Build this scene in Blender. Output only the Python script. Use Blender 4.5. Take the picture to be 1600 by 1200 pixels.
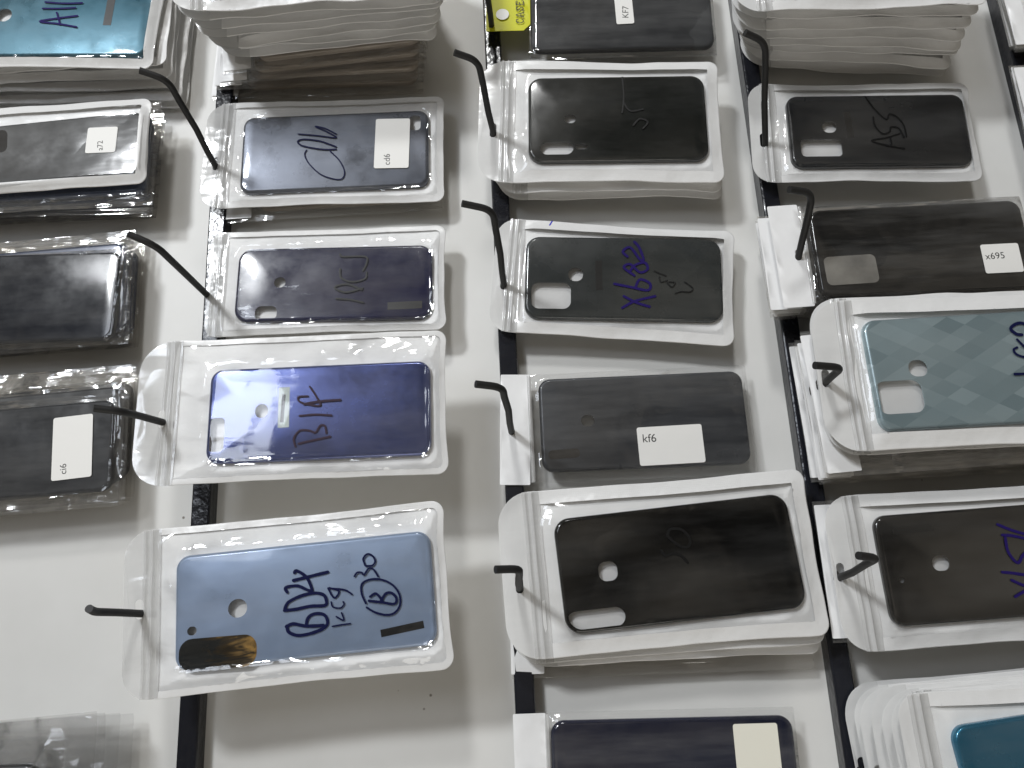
import bpy, bmesh, math, random
from mathutils import Vector, Matrix, noise
from mathutils.geometry import delaunay_2d_cdt

# ------------------------------------------------------------------ scene, camera, light
for o in list(bpy.data.objects):
    bpy.data.objects.remove(o)
SC = bpy.context.scene
COL = SC.collection
R = math.radians

# Board space (u = down the wall, v = along the wall, h = out of the wall, millimetres) to world.
# The board hangs on a wall: the bags hang down (-Z), the wall runs along X, its front faces -Y.
ZC = 1.5
def W(u, v, h):
    return Vector((v * .001, -h * .001, ZC - u * .001))
BASIS = Matrix(((0, 1, 0), (0, 0, -1), (-1, 0, 0)))       # columns: u, v, h axes in world

cam = bpy.data.cameras.new('camera')
cam.sensor_width = 36.0
cam.lens = 36.0 * 1202.0 / 1600.0
cam.clip_start = .01
cam.clip_end = 50
camo = bpy.data.objects.new('camera', cam)
COL.objects.link(camo)
# camera axes written in board space (the phone is held turned on its side, leaning along the wall)
cx = Vector((0.9985582, -0.0479655, -0.0241005)); cy = Vector((0.0525758, 0.9644960, 0.2588113)); cz = Vector((0.0108308, -0.2597052, 0.9656272))
rot = BASIS @ Matrix((cx, cy, cz)).transposed()
camo.matrix_world = Matrix.Translation(W(0, 0, 580)) @ rot.to_4x4()
SC.camera = camo

wd = bpy.data.worlds.new('World')
SC.world = wd
wd.use_nodes = True
nt = wd.node_tree
bg = nt.nodes['Background']
tc = nt.nodes.new('ShaderNodeTexCoord')
nz = nt.nodes.new('ShaderNodeTexNoise')
nz.inputs['Scale'].default_value = 4.2
nz.inputs['Detail'].default_value = 2.5
cr = nt.nodes.new('ShaderNodeValToRGB')
cr.color_ramp.elements[0].position = .43
cr.color_ramp.elements[0].color = (.03, .027, .022, 1)
cr.color_ramp.elements[1].position = .62
cr.color_ramp.elements[1].color = (.80, .72, .60, 1)
nt.links.new(tc.outputs['Generated'], nz.inputs['Vector'])
nt.links.new(nz.outputs['Fac'], cr.inputs['Fac'])
nt.links.new(cr.outputs['Color'], bg.inputs['Color'])
bg.inputs['Strength'].default_value = 0.42

def area(name, loc, target, sx, sy, power, color):
    l = bpy.data.lights.new(name, 'AREA')
    l.shape = 'RECTANGLE'
    l.size, l.size_y = sx, sy
    l.energy = power
    l.color = color
    o = bpy.data.objects.new(name, l)
    COL.objects.link(o)
    o.location = loc
    o.rotation_euler = (target - loc).to_track_quat('-Z', 'Z').to_euler()
    return o
# lamps of the shop: two ceiling fittings and a large dim diffuser panel between them
area('ceiling_light', W(-1580, 1760, 2700), W(0, 150, 0), .38, .36, 68, (.94, .97, 1.0))
area('ceiling_light', W(-300, 2720, 2700), W(0, 200, 0), .38, .36, 43, (.98, .985, .98))
area('diffuser_panel', W(-1270, 900, 2700), W(0, 150, 0), .66, .46, 9.0, (.84, .90, 1.0))
area('side_fill', W(-100, -2600, 900), W(0, 250, 0), 1.6, 1.3, 24, (1.0, .96, .89))  # unseen warm fill, added to lighten the stack sides and shadows

SC.view_settings.view_transform = 'Standard'
SC.view_settings.look = 'None'
SC.view_settings.gamma = 1
SC.view_settings.exposure = -0.08
SC.view_settings.use_curve_mapping = False
SC.render.engine = 'CYCLES'
SC.cycles.transparent_max_bounces = 24
SC.cycles.max_bounces = 10

# ------------------------------------------------------------------ measured layout (millimetres on the board)
ITEMS = {'A11': {'rect': [-385.5519, 490.8995, -0.0713, 205.0, 112.0],
         'h': 48,
         'kind': 'zip',
         'cover': [14.28, -8.07, 0.0095, 162.0, 77.0],
         'holes': [['e', -44.67, 1.65, 14.22, 12.76, 0]],
         'patches': [[44.97, 5.23, -0.0071, 6.8, 28.64, 'logo']],
         'stickers': [],
         'strokes': [['violet', 1.6, [[34.34, -19.07], [18.24, -15.97], [2.21, -13.65], [17.25, -10.45], [33.11, -8.03]]], ['violet', 1.5, [[15.16, -4.9], [17.52, -10.45], [20.0, -16.75]]],
                     ['violet', 1.5, [[2.59, -0.95], [16.9, -0.92], [30.38, -0.09]]], ['violet', 1.5, [[3.46, 5.45], [20.09, 4.2], [35.28, 4.71]]]],
         'hole': [-84.7, 0.3]},
 'a72': {'rect': [-386.2069, 361.9076, 0.0188, 200.0, 78.5372],
         'h': 45,
         'kind': 'zip',
         'cover': [15.24, -5.39, 0.035, 160.0, 55.82],
         'holes': [],
         'patches': [[-34.9, 12.5, 0.0552, 11.8, 20.4, 'dark']],
         'stickers': [[62.66, 0.03, -0.0345, 24.2, 23.02, 'a72', [2.02, -9.37, 1.1, -0.69]]],
         'strokes': [],
         'hole': [-83.8, -0.0]},
 'navy': {'rect': [-393.2862, 235.1528, 0.0001, 184.0, 78.7908], 'h': 34, 'kind': 'opp', 'cover': [8.13, 1.79, -0.0287, 158.0, 72.75], 'holes': [], 'patches': [], 'stickers': [], 'strokes': [], 'hole': [-76.7, -0.0]},
 'ci6': {'rect': [-387.2489, 112.6289, 0.0231, 186.0, 84.5649],
         'h': 34,
         'kind': 'opp',
         'cover': [7.69, 1.89, 0.0169, 160.0, 67.54],
         'holes': [],
         'patches': [],
         'stickers': [[58.84, 2.71, 0.0459, 29.21, 46.77, 'ci6', [-3.68, -19.25, -3.94, -11.72]]],
         'strokes': [],
         'hole': [-82.8, 0.1]},
 'poly': {'rect': [-398.2811, -130.3362, 0.031, 200.0, 110.0], 'h': 62, 'kind': 'opp', 'cover': [10.0, 3.02, -0.044, 150.0, 76.0], 'holes': [], 'patches': [], 'stickers': [], 'strokes': [], 'hole': [-71.8, -0.4]},
 'kC06': {'rect': [-151.4829, 357.4316, -0.0253, 200.8592, 98.2111],
          'h': 24,
          'kind': 'zip',
          'cover': [9.45, -1.61, 0.0098, 154.39, 70.39],
          'zip': -79.26,
          'holes': [['r', 66.19, 22.77, 9.02, 13.87, 0.35]],
          'patches': [],
          'stickers': [[56.82, 2.94, -0.0175, 28.41, 45.69, 'cd6', [-1.11, -19.88, -1.47, -9.92]]],
          'strokes': [['navyink', 1.0, [[-13.49, -0.68], [-14.86, -5.06], [-10.93, -13.29], [-1.34, -23.12], [9.28, -27.85], [16.45, -28.12], [18.44, -21.67], [13.89, -11.28], [5.67, -2.14]]],
                      ['navyink', 1.3, [[10.89, -0.86], [1.67, -0.81], [-8.95, 1.07], [-18.32, 3.95], [-21.16, 7.77], [-15.94, 9.36], [-2.61, 7.07], [10.81, 1.36]]],
                      ['navyink', 1.1, [[-21.23, 14.5], [-5.49, 12.4], [10.5, 9.84], [2.32, 15.84], [-7.45, 21.02], [0.87, 18.9], [10.37, 13.28]]]],
          'hole': [-89.4, -10.0]},
 'kB73': {'rect': [-146.5529, 241.1552, -0.0202, 187.9459, 87.6708],
          'h': 28,
          'kind': 'zip',
          'cover': [6.3, -3.61, -0.0133, 153.23, 61.29],
          'zip': -82.01,
          'holes': [['e', -42.19, 1.17, 9.02, 8.55, 0], ['r', -51.46, -23.93, 16.86, 11.5, 0.4]],
          'patches': [[55.73, -20.07, 0.0254, 26.58, 6.04, 'logo']],
          'stickers': [],
          'strokes': [['black', 1.5, [[10.77, 19.57], [13.33, 17.57], [30.28, 16.91], [31.89, 11.72], [29.04, 5.11]]], ['black', 1.5, [[11.14, 7.14], [12.24, -0.26], [20.8, -3.92], [30.68, -1.63], [31.81, 3.67]]],
                      ['black', 1.6, [[29.0, -9.53], [16.07, -12.35], [7.26, -8.05], [17.12, -5.77], [28.41, -10.83]]], ['black', 1.5, [[8.8, -17.34], [19.95, -18.68], [29.89, -21.4]]]],
          'hole': [-94.3, -8.0]},
 'kB1f': {'rect': [-159.4189, 130.9342, -0.0084, 218.2475, 103.5084],
          'h': 68,
          'kind': 'zip',
          'cover': [20.02, -5.06, -0.0012, 154.07, 66.78],
          'zip': -81.65,
          'holes': [['e', -39.53, 1.89, 9.32, 9.97, 0], ['r', -70.04, -13.56, 11.04, 23.68, 0.3]],
          'patches': [[-24.21, 3.79, 0.0152, 7.75, 28.52, 'whitelabel'], [-24.85, 3.09, -0.0441, 2.44, 19.91, 'logo']],
          'stickers': [],
          'strokes': [['brownink', 1.5, [[7.15, -27.31], [17.45, -25.34], [28.54, -23.4]]],
                      ['brownink', 1.4, [[5.03, -29.2], [3.75, -23.63], [7.41, -18.47], [13.98, -18.54], [18.4, -20.07], [21.57, -15.54], [24.87, -15.91], [25.85, -20.73]]], ['brownink', 1.4, [[7.28, -7.96], [18.06, -7.54], [29.09, -8.6]]],
                      ['brownink', 1.3, [[13.63, 12.52], [18.61, 4.87], [21.2, -1.15], [14.56, -0.62], [6.96, 1.99], [6.08, 5.44], [12.39, 5.72]]], ['brownink', 1.8, [[10.12, 0.15], [21.13, 1.58], [34.94, 2.08]]]],
          'hole': [-90.9, -6.7]},
 'kBD4': {'rect': [-158.7873, 2.4918, 0.0498, 213.1428, 106.288],
          'h': 70,
          'kind': 'zip',
          'cover': [12.49, -2.01, 0.003, 167.09, 71.6],
          'zip': -84.55,
          'holes': [['e', -42.87, -1.01, 12.37, 11.49, 0], ['e', -72.29, -12.06, 6.16, 5.48, 0]],
          'patches': [[-55.7, -26.87, -0.0215, 49.67, 19.34, 'goldglint'], [62.01, -24.21, 0.1046, 27.69, 4.56, 'logo']],
          'stickers': [],
          'strokes': [['navyink', 2.0, [[1.34, -17.09], [2.41, -20.85], [7.71, -23.4], [14.59, -23.34], [23.06, -21.39], [27.14, -18.5], [26.75, -14.42], [24.14, -11.96], [18.77, -11.44], [14.87, -13.64], [13.58, -18.28]]],
                      ['navyink', 2.0, [[0.95, -17.42], [5.58, -16.19], [13.58, -18.28], [24.67, -18.99]]],
                      ['navyink', 2.0, [[0.01, -7.39], [7.34, -7.37], [16.61, -6.42], [25.86, -6.81], [27.11, -4.11], [25.31, -0.21], [19.17, 1.52], [10.63, 0.49], [2.82, -2.47], [0.27, -6.31]]],
                      ['navyink', 1.9, [[2.03, 3.72], [1.08, 6.66], [8.47, 7.07], [15.36, 3.76], [18.07, 3.5], [14.81, 11.72], [8.7, 16.48], [6.96, 15.52]]], ['navyink', 2.0, [[6.22, 10.67], [15.6, 12.02], [28.52, 13.77]]],
                      ['navyink', 1.0, [[30.38, -20.13], [36.14, -19.74], [41.89, -19.57]]], ['navyink', 1.0, [[33.12, -14.46], [37.78, -17.11], [36.58, -12.44]]],
                      ['navyink', 1.0, [[30.16, -5.15], [31.2, -8.22], [35.78, -9.4], [38.33, -7.43], [37.86, -5.75]]], ['navyink', 1.2, [[28.54, 3.59], [32.18, -2.74], [35.42, 1.05], [29.32, 3.74]]],
                      ['navyink', 1.2, [[31.62, 3.07], [39.31, 1.41], [43.67, -1.63]]],
                      ['navyink', 1.3, [[52.41, -8.07], [50.0, -1.88], [50.44, 4.07], [55.83, 6.39], [63.54, 5.41], [70.3, 1.36], [74.18, -4.99], [73.93, -11.65], [70.07, -15.85], [64.67, -16.43], [57.88, -14.14], [52.82, -10.7]]],
                      ['navyink', 1.6, [[54.4, -6.78], [62.79, -8.49], [70.4, -10.19], [72.13, -7.03], [69.25, -3.39], [65.39, -3.39], [62.07, -7.53]]], ['navyink', 1.5, [[55.3, -4.26], [59.23, -2.78], [63.22, -7.64]]],
                      ['navyink', 1.2, [[45.86, 9.41], [47.67, 11.5], [50.62, 11.21], [52.11, 9.78], [55.4, 13.39], [58.46, 12.33], [61.18, 7.68]]],
                      ['navyink', 1.2, [[53.16, 15.51], [52.04, 19.81], [55.07, 22.57], [58.5, 20.7], [59.66, 17.53], [57.82, 15.05], [53.53, 15.09]]]],
          'hole': [-95.8, 0.4]},
 'KF7': {'rect': [84.6318, 483.132, -0.0476, 195.9635, 105.0],
         'h': 26,
         'kind': 'opp',
         'cover': [18.26, -7.73, 0.0131, 154.63, 78.0],
         'holes': [],
         'patches': [],
         'stickers': [[20.69, -1.02, 0.0439, 15.05, 42.89, 'KF7', [2.96, -15.5, 3.93, -3.87]]],
         'strokes': [],
         'hole': [-92.5, -18.7]},
 'k1105': {'rect': [74.8236, 361.5366, -0.068, 195.0407, 110.9225],
           'h': 40,
           'kind': 'zip',
           'cover': [13.81, 0.45, 0.0198, 142.4, 77.03],
           'zip': -70.96,
           'holes': [['e', -37.66, -0.6, 9.19, 8.17, 0], ['r', -48.79, -26.97, 26.29, 11.42, 0.5], ['r', -29.31, -25.85, 9.59, 5.14, 0.5]],
           'patches': [],
           'stickers': [],
           'strokes': [['black', 1.4, [[18.25, 36.99], [19.23, 19.11], [17.7, 4.41]]], ['black', 1.3, [[19.13, 13.21], [24.09, 5.9], [34.3, 7.39]]], ['black', 1.4, [[26.36, -7.18], [31.56, -1.37], [37.82, -4.24], [33.89, -10.04]]]],
           'hole': [-85.5, -11.6]},
 'kX682': {'rect': [76.5449, 229.5596, -0.1247, 188.394, 96.3515],
           'h': 24,
           'kind': 'zip',
           'cover': [7.47, 1.54, 0.0487, 152.56, 68.65],
           'zip': -74.52,
           'holes': [['r', -55.89, -15.8, 30.57, 21.62, 0.28], ['r', -37.02, 2.04, 11.41, 11.24, 0.45]],
           'patches': [[-19.06, 1.61, 0.0177, 5.2, 24.57, 'logo']],
           'stickers': [],
           'strokes': [['violet', 2.0, [[7.47, -23.66], [17.0, -17.52], [32.11, -12.57]]], ['violet', 2.0, [[8.32, -14.17], [18.27, -18.75], [28.11, -21.35]]],
                       ['violet', 2.0, [[0.55, -4.39], [12.92, -6.21], [26.47, -7.95], [27.77, -2.3], [20.06, 0.5], [16.85, -6.34]]],
                       ['violet', 2.0, [[15.64, 3.54], [7.38, 9.68], [12.22, 12.69], [19.86, 6.49], [25.68, 9.56], [23.29, 14.77], [15.95, 12.27], [12.42, 7.34]]],
                       ['violet', 2.0, [[9.75, 19.01], [5.99, 23.1], [11.69, 26.87], [19.49, 17.22], [22.2, 17.66], [18.53, 27.32], [14.63, 31.84]]], ['black', 0.9, [[30.89, 8.56], [34.64, 6.81], [40.22, 4.91]]],
                       ['black', 0.9, [[34.97, 3.49], [36.31, -0.41], [41.17, 1.25]]], ['black', 0.9, [[40.72, -0.38], [44.73, -4.08], [47.1, -0.35], [42.19, -0.01]]],
                       ['black', 0.9, [[47.29, -9.18], [52.13, -7.28], [58.23, -7.13], [60.87, -4.06], [54.42, 0.8]]], ['blueink', 1.0, [[-50.7, 47.76], [-52.47, 43.75]]]],
           'hole': [-84.9, -9.2]},
 'kkf6': {'rect': [76.7395, 116.6568, -0.006, 189.079, 83.1652],
          'h': 18,
          'kind': 'opp',
          'cover': [13.27, 1.26, -0.0033, 153.82, 71.1],
          'holes': [['e', -41.24, 1.74, 9.99, 8.76, 0]],
          'patches': [[-60.26, -22.54, 0.0395, 23.2, 6.73, 'lens']],
          'stickers': [[31.73, -18.13, 0.0132, 48.04, 28.71, 'kf6', [-20.17, 3.03, -10.27, 2.91]]],
          'strokes': [],
          'card': [-82.33, -0.08, -0.0453, 22.41, 84.08],
          'hole': [-85.4, -1.4]},
 'kS50': {'rect': [88.7772, 14.0629, 0.0342, 216.4281, 111.5589],
          'h': 42,
          'kind': 'zip',
          'cover': [11.95, -1.19, 0.0297, 162.51, 76.78],
          'zip': -80.77,
          'holes': [['r', -48.21, -0.27, 12.9, 12.94, 0.4], ['r', -60.3, -30.04, 38.99, 12.15, 0.5]],
          'patches': [],
          'stickers': [],
          'strokes': [['black', 1.8, [[7.23, 18.0], [9.32, 21.28], [16.9, 20.43], [21.57, 14.64], [20.81, 9.33], [16.34, 8.63], [10.37, 12.89], [6.62, 17.51]]],
                      ['black', 1.7, [[1.48, 7.74], [3.68, 3.82], [9.28, 4.95], [14.45, 2.92], [18.16, -1.63]]]],
          'hole': [-96.9, -8.3]},
 'kcream': {'rect': [76.437, -130.9462, -0.0235, 189.8748, 98.0],
            'h': 22,
            'kind': 'opp',
            'cover': [11.58, 5.92, 0.0013, 161.56, 76.0],
            'holes': [],
            'patches': [],
            'stickers': [[66.81, 21.17, 0.0062, 29.42, 37.14, None]],
            'strokes': [],
            'card': [-83.04, 22.19, 0.0154, 22.12, 52.64],
            'hole': [-84.8, -0.1]},
 'kA55': {'rect': [286.7997, 343.9205, -0.058, 180.5233, 89.983],
          'h': 30,
          'kind': 'zip',
          'cover': [11.21, -0.11, 0.0081, 142.14, 65.08],
          'zip': -70.83,
          'holes': [['r', -47.11, -15.86, 32.35, 15.54, 0.22], ['r', -39.08, 2.89, 11.2, 10.52, 0.45]],
          'patches': [[-23.44, 4.91, 0.0397, 5.38, 23.61, 'logo']],
          'stickers': [],
          'strokes': [['black', 1.3, [[3.4, 29.94], [8.66, 19.5], [17.65, 8.83], [20.99, 13.51], [27.0, 10.53], [30.94, 3.19], [31.98, -6.98]]],
                      ['black', 1.3, [[7.69, 10.65], [8.32, 2.6], [13.63, -4.27], [19.13, -2.56], [20.9, 1.79], [26.8, 0.3], [29.88, -7.69]]],
                      ['black', 1.2, [[26.88, -4.35], [15.72, -8.05], [4.08, -10.59], [15.57, -14.83], [29.04, -17.77]]], ['black', 1.1, [[18.97, -7.2], [19.38, -11.25], [19.26, -15.56]]]],
          'hole': [-80.0, -8.8]},
 'kx695': {'rect': [284.1018, 225.5713, 0.0015, 187.2359, 78.3746],
           'h': 60,
           'kind': 'opp',
           'cover': [12.08, 0.17, -0.0036, 154.89, 69.83],
           'holes': [],
           'patches': [[-53.45, -14.01, 0.017, 37.34, 22.08, 'smoky']],
           'stickers': [[66.65, -11.51, -0.0055, 27.2, 22.41, 'x695', [-11.62, -0.42, 2.15, -0.18]]],
           'strokes': [],
           'card': [-82.32, 1.05, 0.019, 22.08, 80.42],
           'hole': [-76.4, 0.5]},
 'kteal': {'rect': [314.5936, 129.74, -0.0136, 225.0, 106.0503],
           'h': 76,
           'kind': 'zip',
           'cover': [1.88, -0.06, 0.0229, 160.0, 77.86],
           'zip': -85.52,
           'holes': [['r', -63.85, -16.39, 31.15, 22.66, 0.3], ['r', -48.24, 2.6, 12.74, 11.55, 0.45]],
           'patches': [],
           'stickers': [],
           'strokes': [['navyink', 2.2, [[26.59, 21.83], [22.98, 22.56], [20.0, 26.47], [24.43, 29.73], [29.29, 29.75], [32.86, 26.15]]], ['navyink', 1.6, [[22.7, 18.57], [25.2, 15.05], [27.69, 11.55]]],
                       ['navyink', 1.6, [[21.56, 12.94], [18.89, 11.35], [20.54, 7.9], [26.54, 5.96], [30.41, 9.17]]], ['navyink', 1.8, [[16.21, -5.59], [22.03, -5.6], [28.46, -5.31]]]],
           'hole': [-107.6, -3.9]},
 'kA51': {'rect': [316.5405, 2.7018, 0.0138, 225.0, 102.6665],
          'h': 44,
          'kind': 'zip',
          'cover': [-0.53, 0.63, 0.0125, 160.0, 72.92],
          'zip': -89.43,
          'holes': [['r', -40.61, 2.03, 11.41, 9.9, 0.45], ['e', -68.45, -6.95, 3.37, 3.68, 0]],
          'patches': [[-54.44, 25.66, 0.0274, 26.89, 4.89, 'logo']],
          'stickers': [],
          'strokes': [['violet', 1.9, [[1.58, 25.03], [9.37, 21.01], [18.76, 17.29]]], ['violet', 1.9, [[3.13, 17.89], [9.26, 17.11], [18.13, 14.6]]],
                      ['violet', 1.9, [[4.63, 15.85], [4.48, 6.57], [9.05, -0.78], [14.17, 4.42], [19.52, 7.16]]], ['violet', 1.9, [[-2.34, -6.17], [4.44, -7.2], [14.07, -9.32]]],
                      ['violet', 1.9, [[2.64, -11.64], [9.52, -15.47], [15.19, -17.7]]], ['violet', 1.9, [[2.54, -22.17], [6.86, -20.19], [13.66, -17.61]]]],
          'hole': [-107.2, -1.7]},
 'kblue': {'rect': [326.5834, -124.4262, 0.0164, 225.0, 112.0], 'h': 88, 'kind': 'zip', 'cover': [-2.44, 4.88, 0.0831, 160.0, 77.0], 'zip': -96.02, 'holes': [], 'patches': [], 'stickers': [], 'strokes': [], 'hole': [-116.3, 0.3]}}
STACKS = {'A11': {'n': 5, 'kind': 'zip', 'top': [-381.8374, 492.8427, -0.0128, 206.0, 112.0], 'ht': 41, 'bot': [-376.3936, 475.8814, -0.0331, 206.0, 112.0], 'hb': 10},
 'a72': {'n': 4, 'kind': 'opp', 'top': [-382.6214, 358.692, -0.0051, 195.0, 95.0], 'ht': 36, 'bot': [-390.9507, 361.0603, -0.0104, 195.0, 95.0], 'hb': 12},
 'navy': {'n': 4, 'kind': 'opp', 'top': [-393.5882, 241.6283, 0.0345, 186.0, 95.0], 'ht': 28, 'bot': [-394.9606, 246.4048, 0.0227, 186.0, 95.0], 'hb': 9},
 'ci6': {'n': 4, 'kind': 'opp', 'top': [-387.2204, 122.402, 0.0433, 186.0, 105.0], 'ht': 28, 'bot': [-389.4464, 131.9378, 0.0311, 186.0, 105.0], 'hb': 9},
 'poly': {'n': 4, 'kind': 'opp', 'top': [-384.4647, -133.1009, 0.0443, 200.0, 132.0], 'ht': 50, 'bot': [-378.2638, -137.0203, 0.0186, 200.0, 132.0], 'hb': 16},
 'c1zip': {'n': 7, 'kind': 'zip', 'top': [-144.8804, 484.8543, 0.0071, 207.1661, 112.0], 'ht': 108, 'bot': [-144.484, 486.3826, 0.0443, 180.4361, 105.0], 'hb': 52, 'hole': [-95.8, 0.0]},
 'c1opp': {'n': 4, 'kind': 'opp', 'top': [-149.1154, 472.9209, 0.0703, 169.7163, 92.0], 'ht': 44, 'bot': [-159.8708, 464.4876, -0.0308, 182.4165, 92.0], 'hb': 13},
 'kC06': {'n': 1, 'kind': 'opp', 'top': [-146.2477, 347.8814, 0.0059, 181.3764, 90.0], 'ht': 14, 'bot': [-146.2477, 347.8814, 0.0059, 181.3764, 90.0], 'hb': 14},
 'k1105': {'n': 2, 'kind': 'zip', 'top': [80.0091, 354.1436, -0.0523, 184.2605, 104.0], 'ht': 31, 'bot': [83.0444, 354.0495, -0.0549, 184.2079, 104.0], 'hb': 20},
 'kS50': {'n': 2, 'kind': 'zip', 'top': [89.8471, 9.4006, 0.0223, 213.3547, 112.0], 'ht': 33, 'bot': [92.7392, 4.6887, 0.0015, 206.8999, 112.0], 'hb': 26},
 'kS50b': {'n': 1, 'kind': 'opp', 'top': [88.5922, -10.2397, -0.0139, 208.6835, 100.0], 'ht': 15, 'bot': [88.5922, -10.2397, -0.0139, 208.6835, 100.0], 'hb': 15},
 'c3zip': {'n': 8, 'kind': 'zip', 'top': [272.9413, 462.6343, -0.0273, 190.7695, 105.0], 'ht': 92, 'bot': [292.2629, 455.2896, -0.1425, 171.9443, 92.0], 'hb': 18, 'hole': [-62.7, 0.5]},
 'kx695': {'n': 6, 'kind': 'opp', 'top': [280.1929, 224.7689, -0.0005, 190.8411, 78.0], 'ht': 52, 'bot': [295.2114, 234.901, 0.0008, 190.9046, 82.0], 'hb': 14},
 'kteal': {'n': 1, 'kind': 'zip', 'top': [316.606, 132.2287, -0.0051, 225.0, 112.0], 'ht': 68, 'bot': [316.606, 132.2287, -0.0051, 225.0, 112.0], 'hb': 68},
 'ktealb': {'n': 7, 'kind': 'opp', 'top': [304.8918, 118.709, 0.0277, 205.0, 105.0], 'ht': 60, 'bot': [308.2597, 118.377, 0.0148, 205.0, 105.0], 'hb': 14},
 'kA51': {'n': 1, 'kind': 'opp', 'top': [303.8737, 3.5076, 0.0016, 205.0, 95.0], 'ht': 32, 'bot': [303.8737, 3.5076, 0.0016, 205.0, 95.0], 'hb': 32},
 'kblue': {'n': 6, 'kind': 'zip', 'top': [324.9025, -123.4413, 0.0254, 225.0, 112.0], 'ht': 80, 'bot': [320.5812, -122.7992, 0.0486, 225.0, 112.0], 'hb': 20},
 'c4a': {'n': 4, 'kind': 'opp', 'top': [515.8203, 449.8805, -0.0002, 205.0, 95.0], 'ht': 45, 'bot': [531.2393, 469.2388, 0.0057, 205.0, 95.0], 'hb': 18, 'hole': [-78.8, 0.0]},
 'c4b': {'n': 3, 'kind': 'opp', 'top': [513.3231, 343.0151, -0.001, 205.0, 95.0], 'ht': 40, 'bot': [527.2094, 354.8668, -0.0048, 205.0, 95.0], 'hb': 18, 'hole': [-76.3, 0.0]}}
HOOKS = {'kC06': [[-240.7, 346.9, 13.0], [-244.0, 369.8, 104.0], [-260.8, 372.9, 112.0]],
 'kB73': [[-240.7, 234.4, 13.0], [-242.4, 238.1, 104.0], [-258.6, 244.7, 112.0]],
 'kB1f': [[-240.7, 127.4, 13.0], [-256.7, 123.4, 104.0], [-270.7, 124.4, 112.0]],
 'kBD4': [[-240.7, -5.1, 13.0], [-262.7, 0.0, 104.0], [-261.9, 2.0, 112.0]],
 'k1105': [[-8.3, 349.3, 13.0], [-18.2, 371.0, 104.0], [-34.6, 372.8, 112.0]],
 'kX682': [[-8.3, 228.2, 13.0], [-12.5, 251.6, 104.0], [-32.8, 253.4, 112.0]],
 'kkf6': [[-8.3, 114.6, 13.0], [-11.6, 126.2, 104.0], [-28.2, 127.1, 112.0]],
 'kS50': [[-8.3, -2.3, 13.0], [-6.6, 12.7, 104.0], [-20.5, 12.8, 112.0]],
 'kA55': [[210.3, 332.2, 13.0], [189.3, 372.8, 104.0], [172.8, 375.5, 112.0]],
 'kx695': [[210.3, 198.9, 13.0], [205.3, 251.3, 104.0], [186.5, 250.4, 112.0]],
 'kteal': [[210.3, 126.7, 13.0], [205.5, 127.5, 104.0], [185.2, 127.6, 112.0]],
 'kA51': [[210.3, -5.2, 13.0], [207.6, 8.6, 104.0], [193.2, 10.4, 112.0]],
 'KF7': [[-8.3, 469.2, 13.0], [-10.4, 466.5, 104.0], [-26.1, 467.4, 112.0]],
 'A11': [[-470.0, 497.2, 13.0], [-473.0, 497.2, 104], [-490.0, 498.2, 111]],
 'a72': [[-470.0, 360.3, 13.0], [-473.0, 360.3, 104], [-490.0, 361.3, 111]],
 'navy': [[-470.0, 235.1, 13.0], [-473.0, 235.1, 104], [-490.0, 236.1, 111]],
 'ci6': [[-470.0, 110.8, 13.0], [-473.0, 110.8, 104], [-490.0, 111.8, 111]],
 'poly': [[-470.0, -133.0, 13.0], [-473.0, -133.0, 104], [-490.0, -132.0, 111]],
 'c1zip': [[-240.7, 484.2, 13.0], [-243.7, 484.2, 112], [-260.7, 485.2, 122]],
 'kcream': [[-8.3, -129.0, 13.0], [-11.3, -129.0, 104], [-28.3, -128.0, 111]],
 'c3zip': [[210.3, 464.9, 13.0], [207.3, 464.9, 112], [190.3, 465.9, 122]],
 'kblue': [[210.3, -126.0, 13.0], [207.3, -126.0, 104], [190.3, -125.0, 111]],
 'c4a': [[437.0, 449.9, 13.0], [434.0, 449.9, 104], [417.0, 450.9, 111]],
 'c4b': [[437.0, 343.1, 13.0], [434.0, 343.1, 104], [417.0, 344.1, 111]]}

# ------------------------------------------------------------------ materials
MATS = {}
def newmat(name):
    m = bpy.data.materials.new(name)
    m.use_nodes = True
    MATS[name] = m
    return m, m.node_tree, m.node_tree.nodes['Principled BSDF']
def objcoord(nt, scale=1.0, stretch=(1, 1, 1), rz=0.0):
    t = nt.nodes.new('ShaderNodeTexCoord')
    mp = nt.nodes.new('ShaderNodeMapping')
    mp.inputs['Scale'].default_value = [scale * s for s in stretch]
    mp.inputs['Rotation'].default_value = (0, 0, rz)
    # every object shows its own piece of the pattern
    oi = nt.nodes.new('ShaderNodeObjectInfo')
    mul = nt.nodes.new('ShaderNodeMath'); mul.operation = 'MULTIPLY'; mul.inputs[1].default_value = 37.0
    nt.links.new(oi.outputs['Random'], mul.inputs[0])
    add = nt.nodes.new('ShaderNodeVectorMath'); add.operation = 'ADD'
    nt.links.new(t.outputs['Object'], mp.inputs['Vector'])
    nt.links.new(mp.outputs['Vector'], add.inputs[0])
    nt.links.new(mul.outputs[0], add.inputs[1])
    return add.outputs[0]
def noisetex(nt, vec, scale, detail=3.0, rough=.5, dist=0.0):
    n = nt.nodes.new('ShaderNodeTexNoise')
    n.inputs['Scale'].default_value = scale
    n.inputs['Detail'].default_value = detail
    n.inputs['Roughness'].default_value = rough
    n.inputs['Distortion'].default_value = dist
    nt.links.new(vec, n.inputs['Vector'])
    return n.outputs['Fac']
def ramp(nt, fac, stops):
    c = nt.nodes.new('ShaderNodeValToRGB')
    e = c.color_ramp.elements
    while len(e) < len(stops): e.new(.5)
    for el, (p, col) in zip(e, stops):
        el.position = p
        el.color = (*col, 1) if len(col) == 3 else col
    nt.links.new(fac, c.inputs['Fac'])
    return c.outputs['Color']
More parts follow.
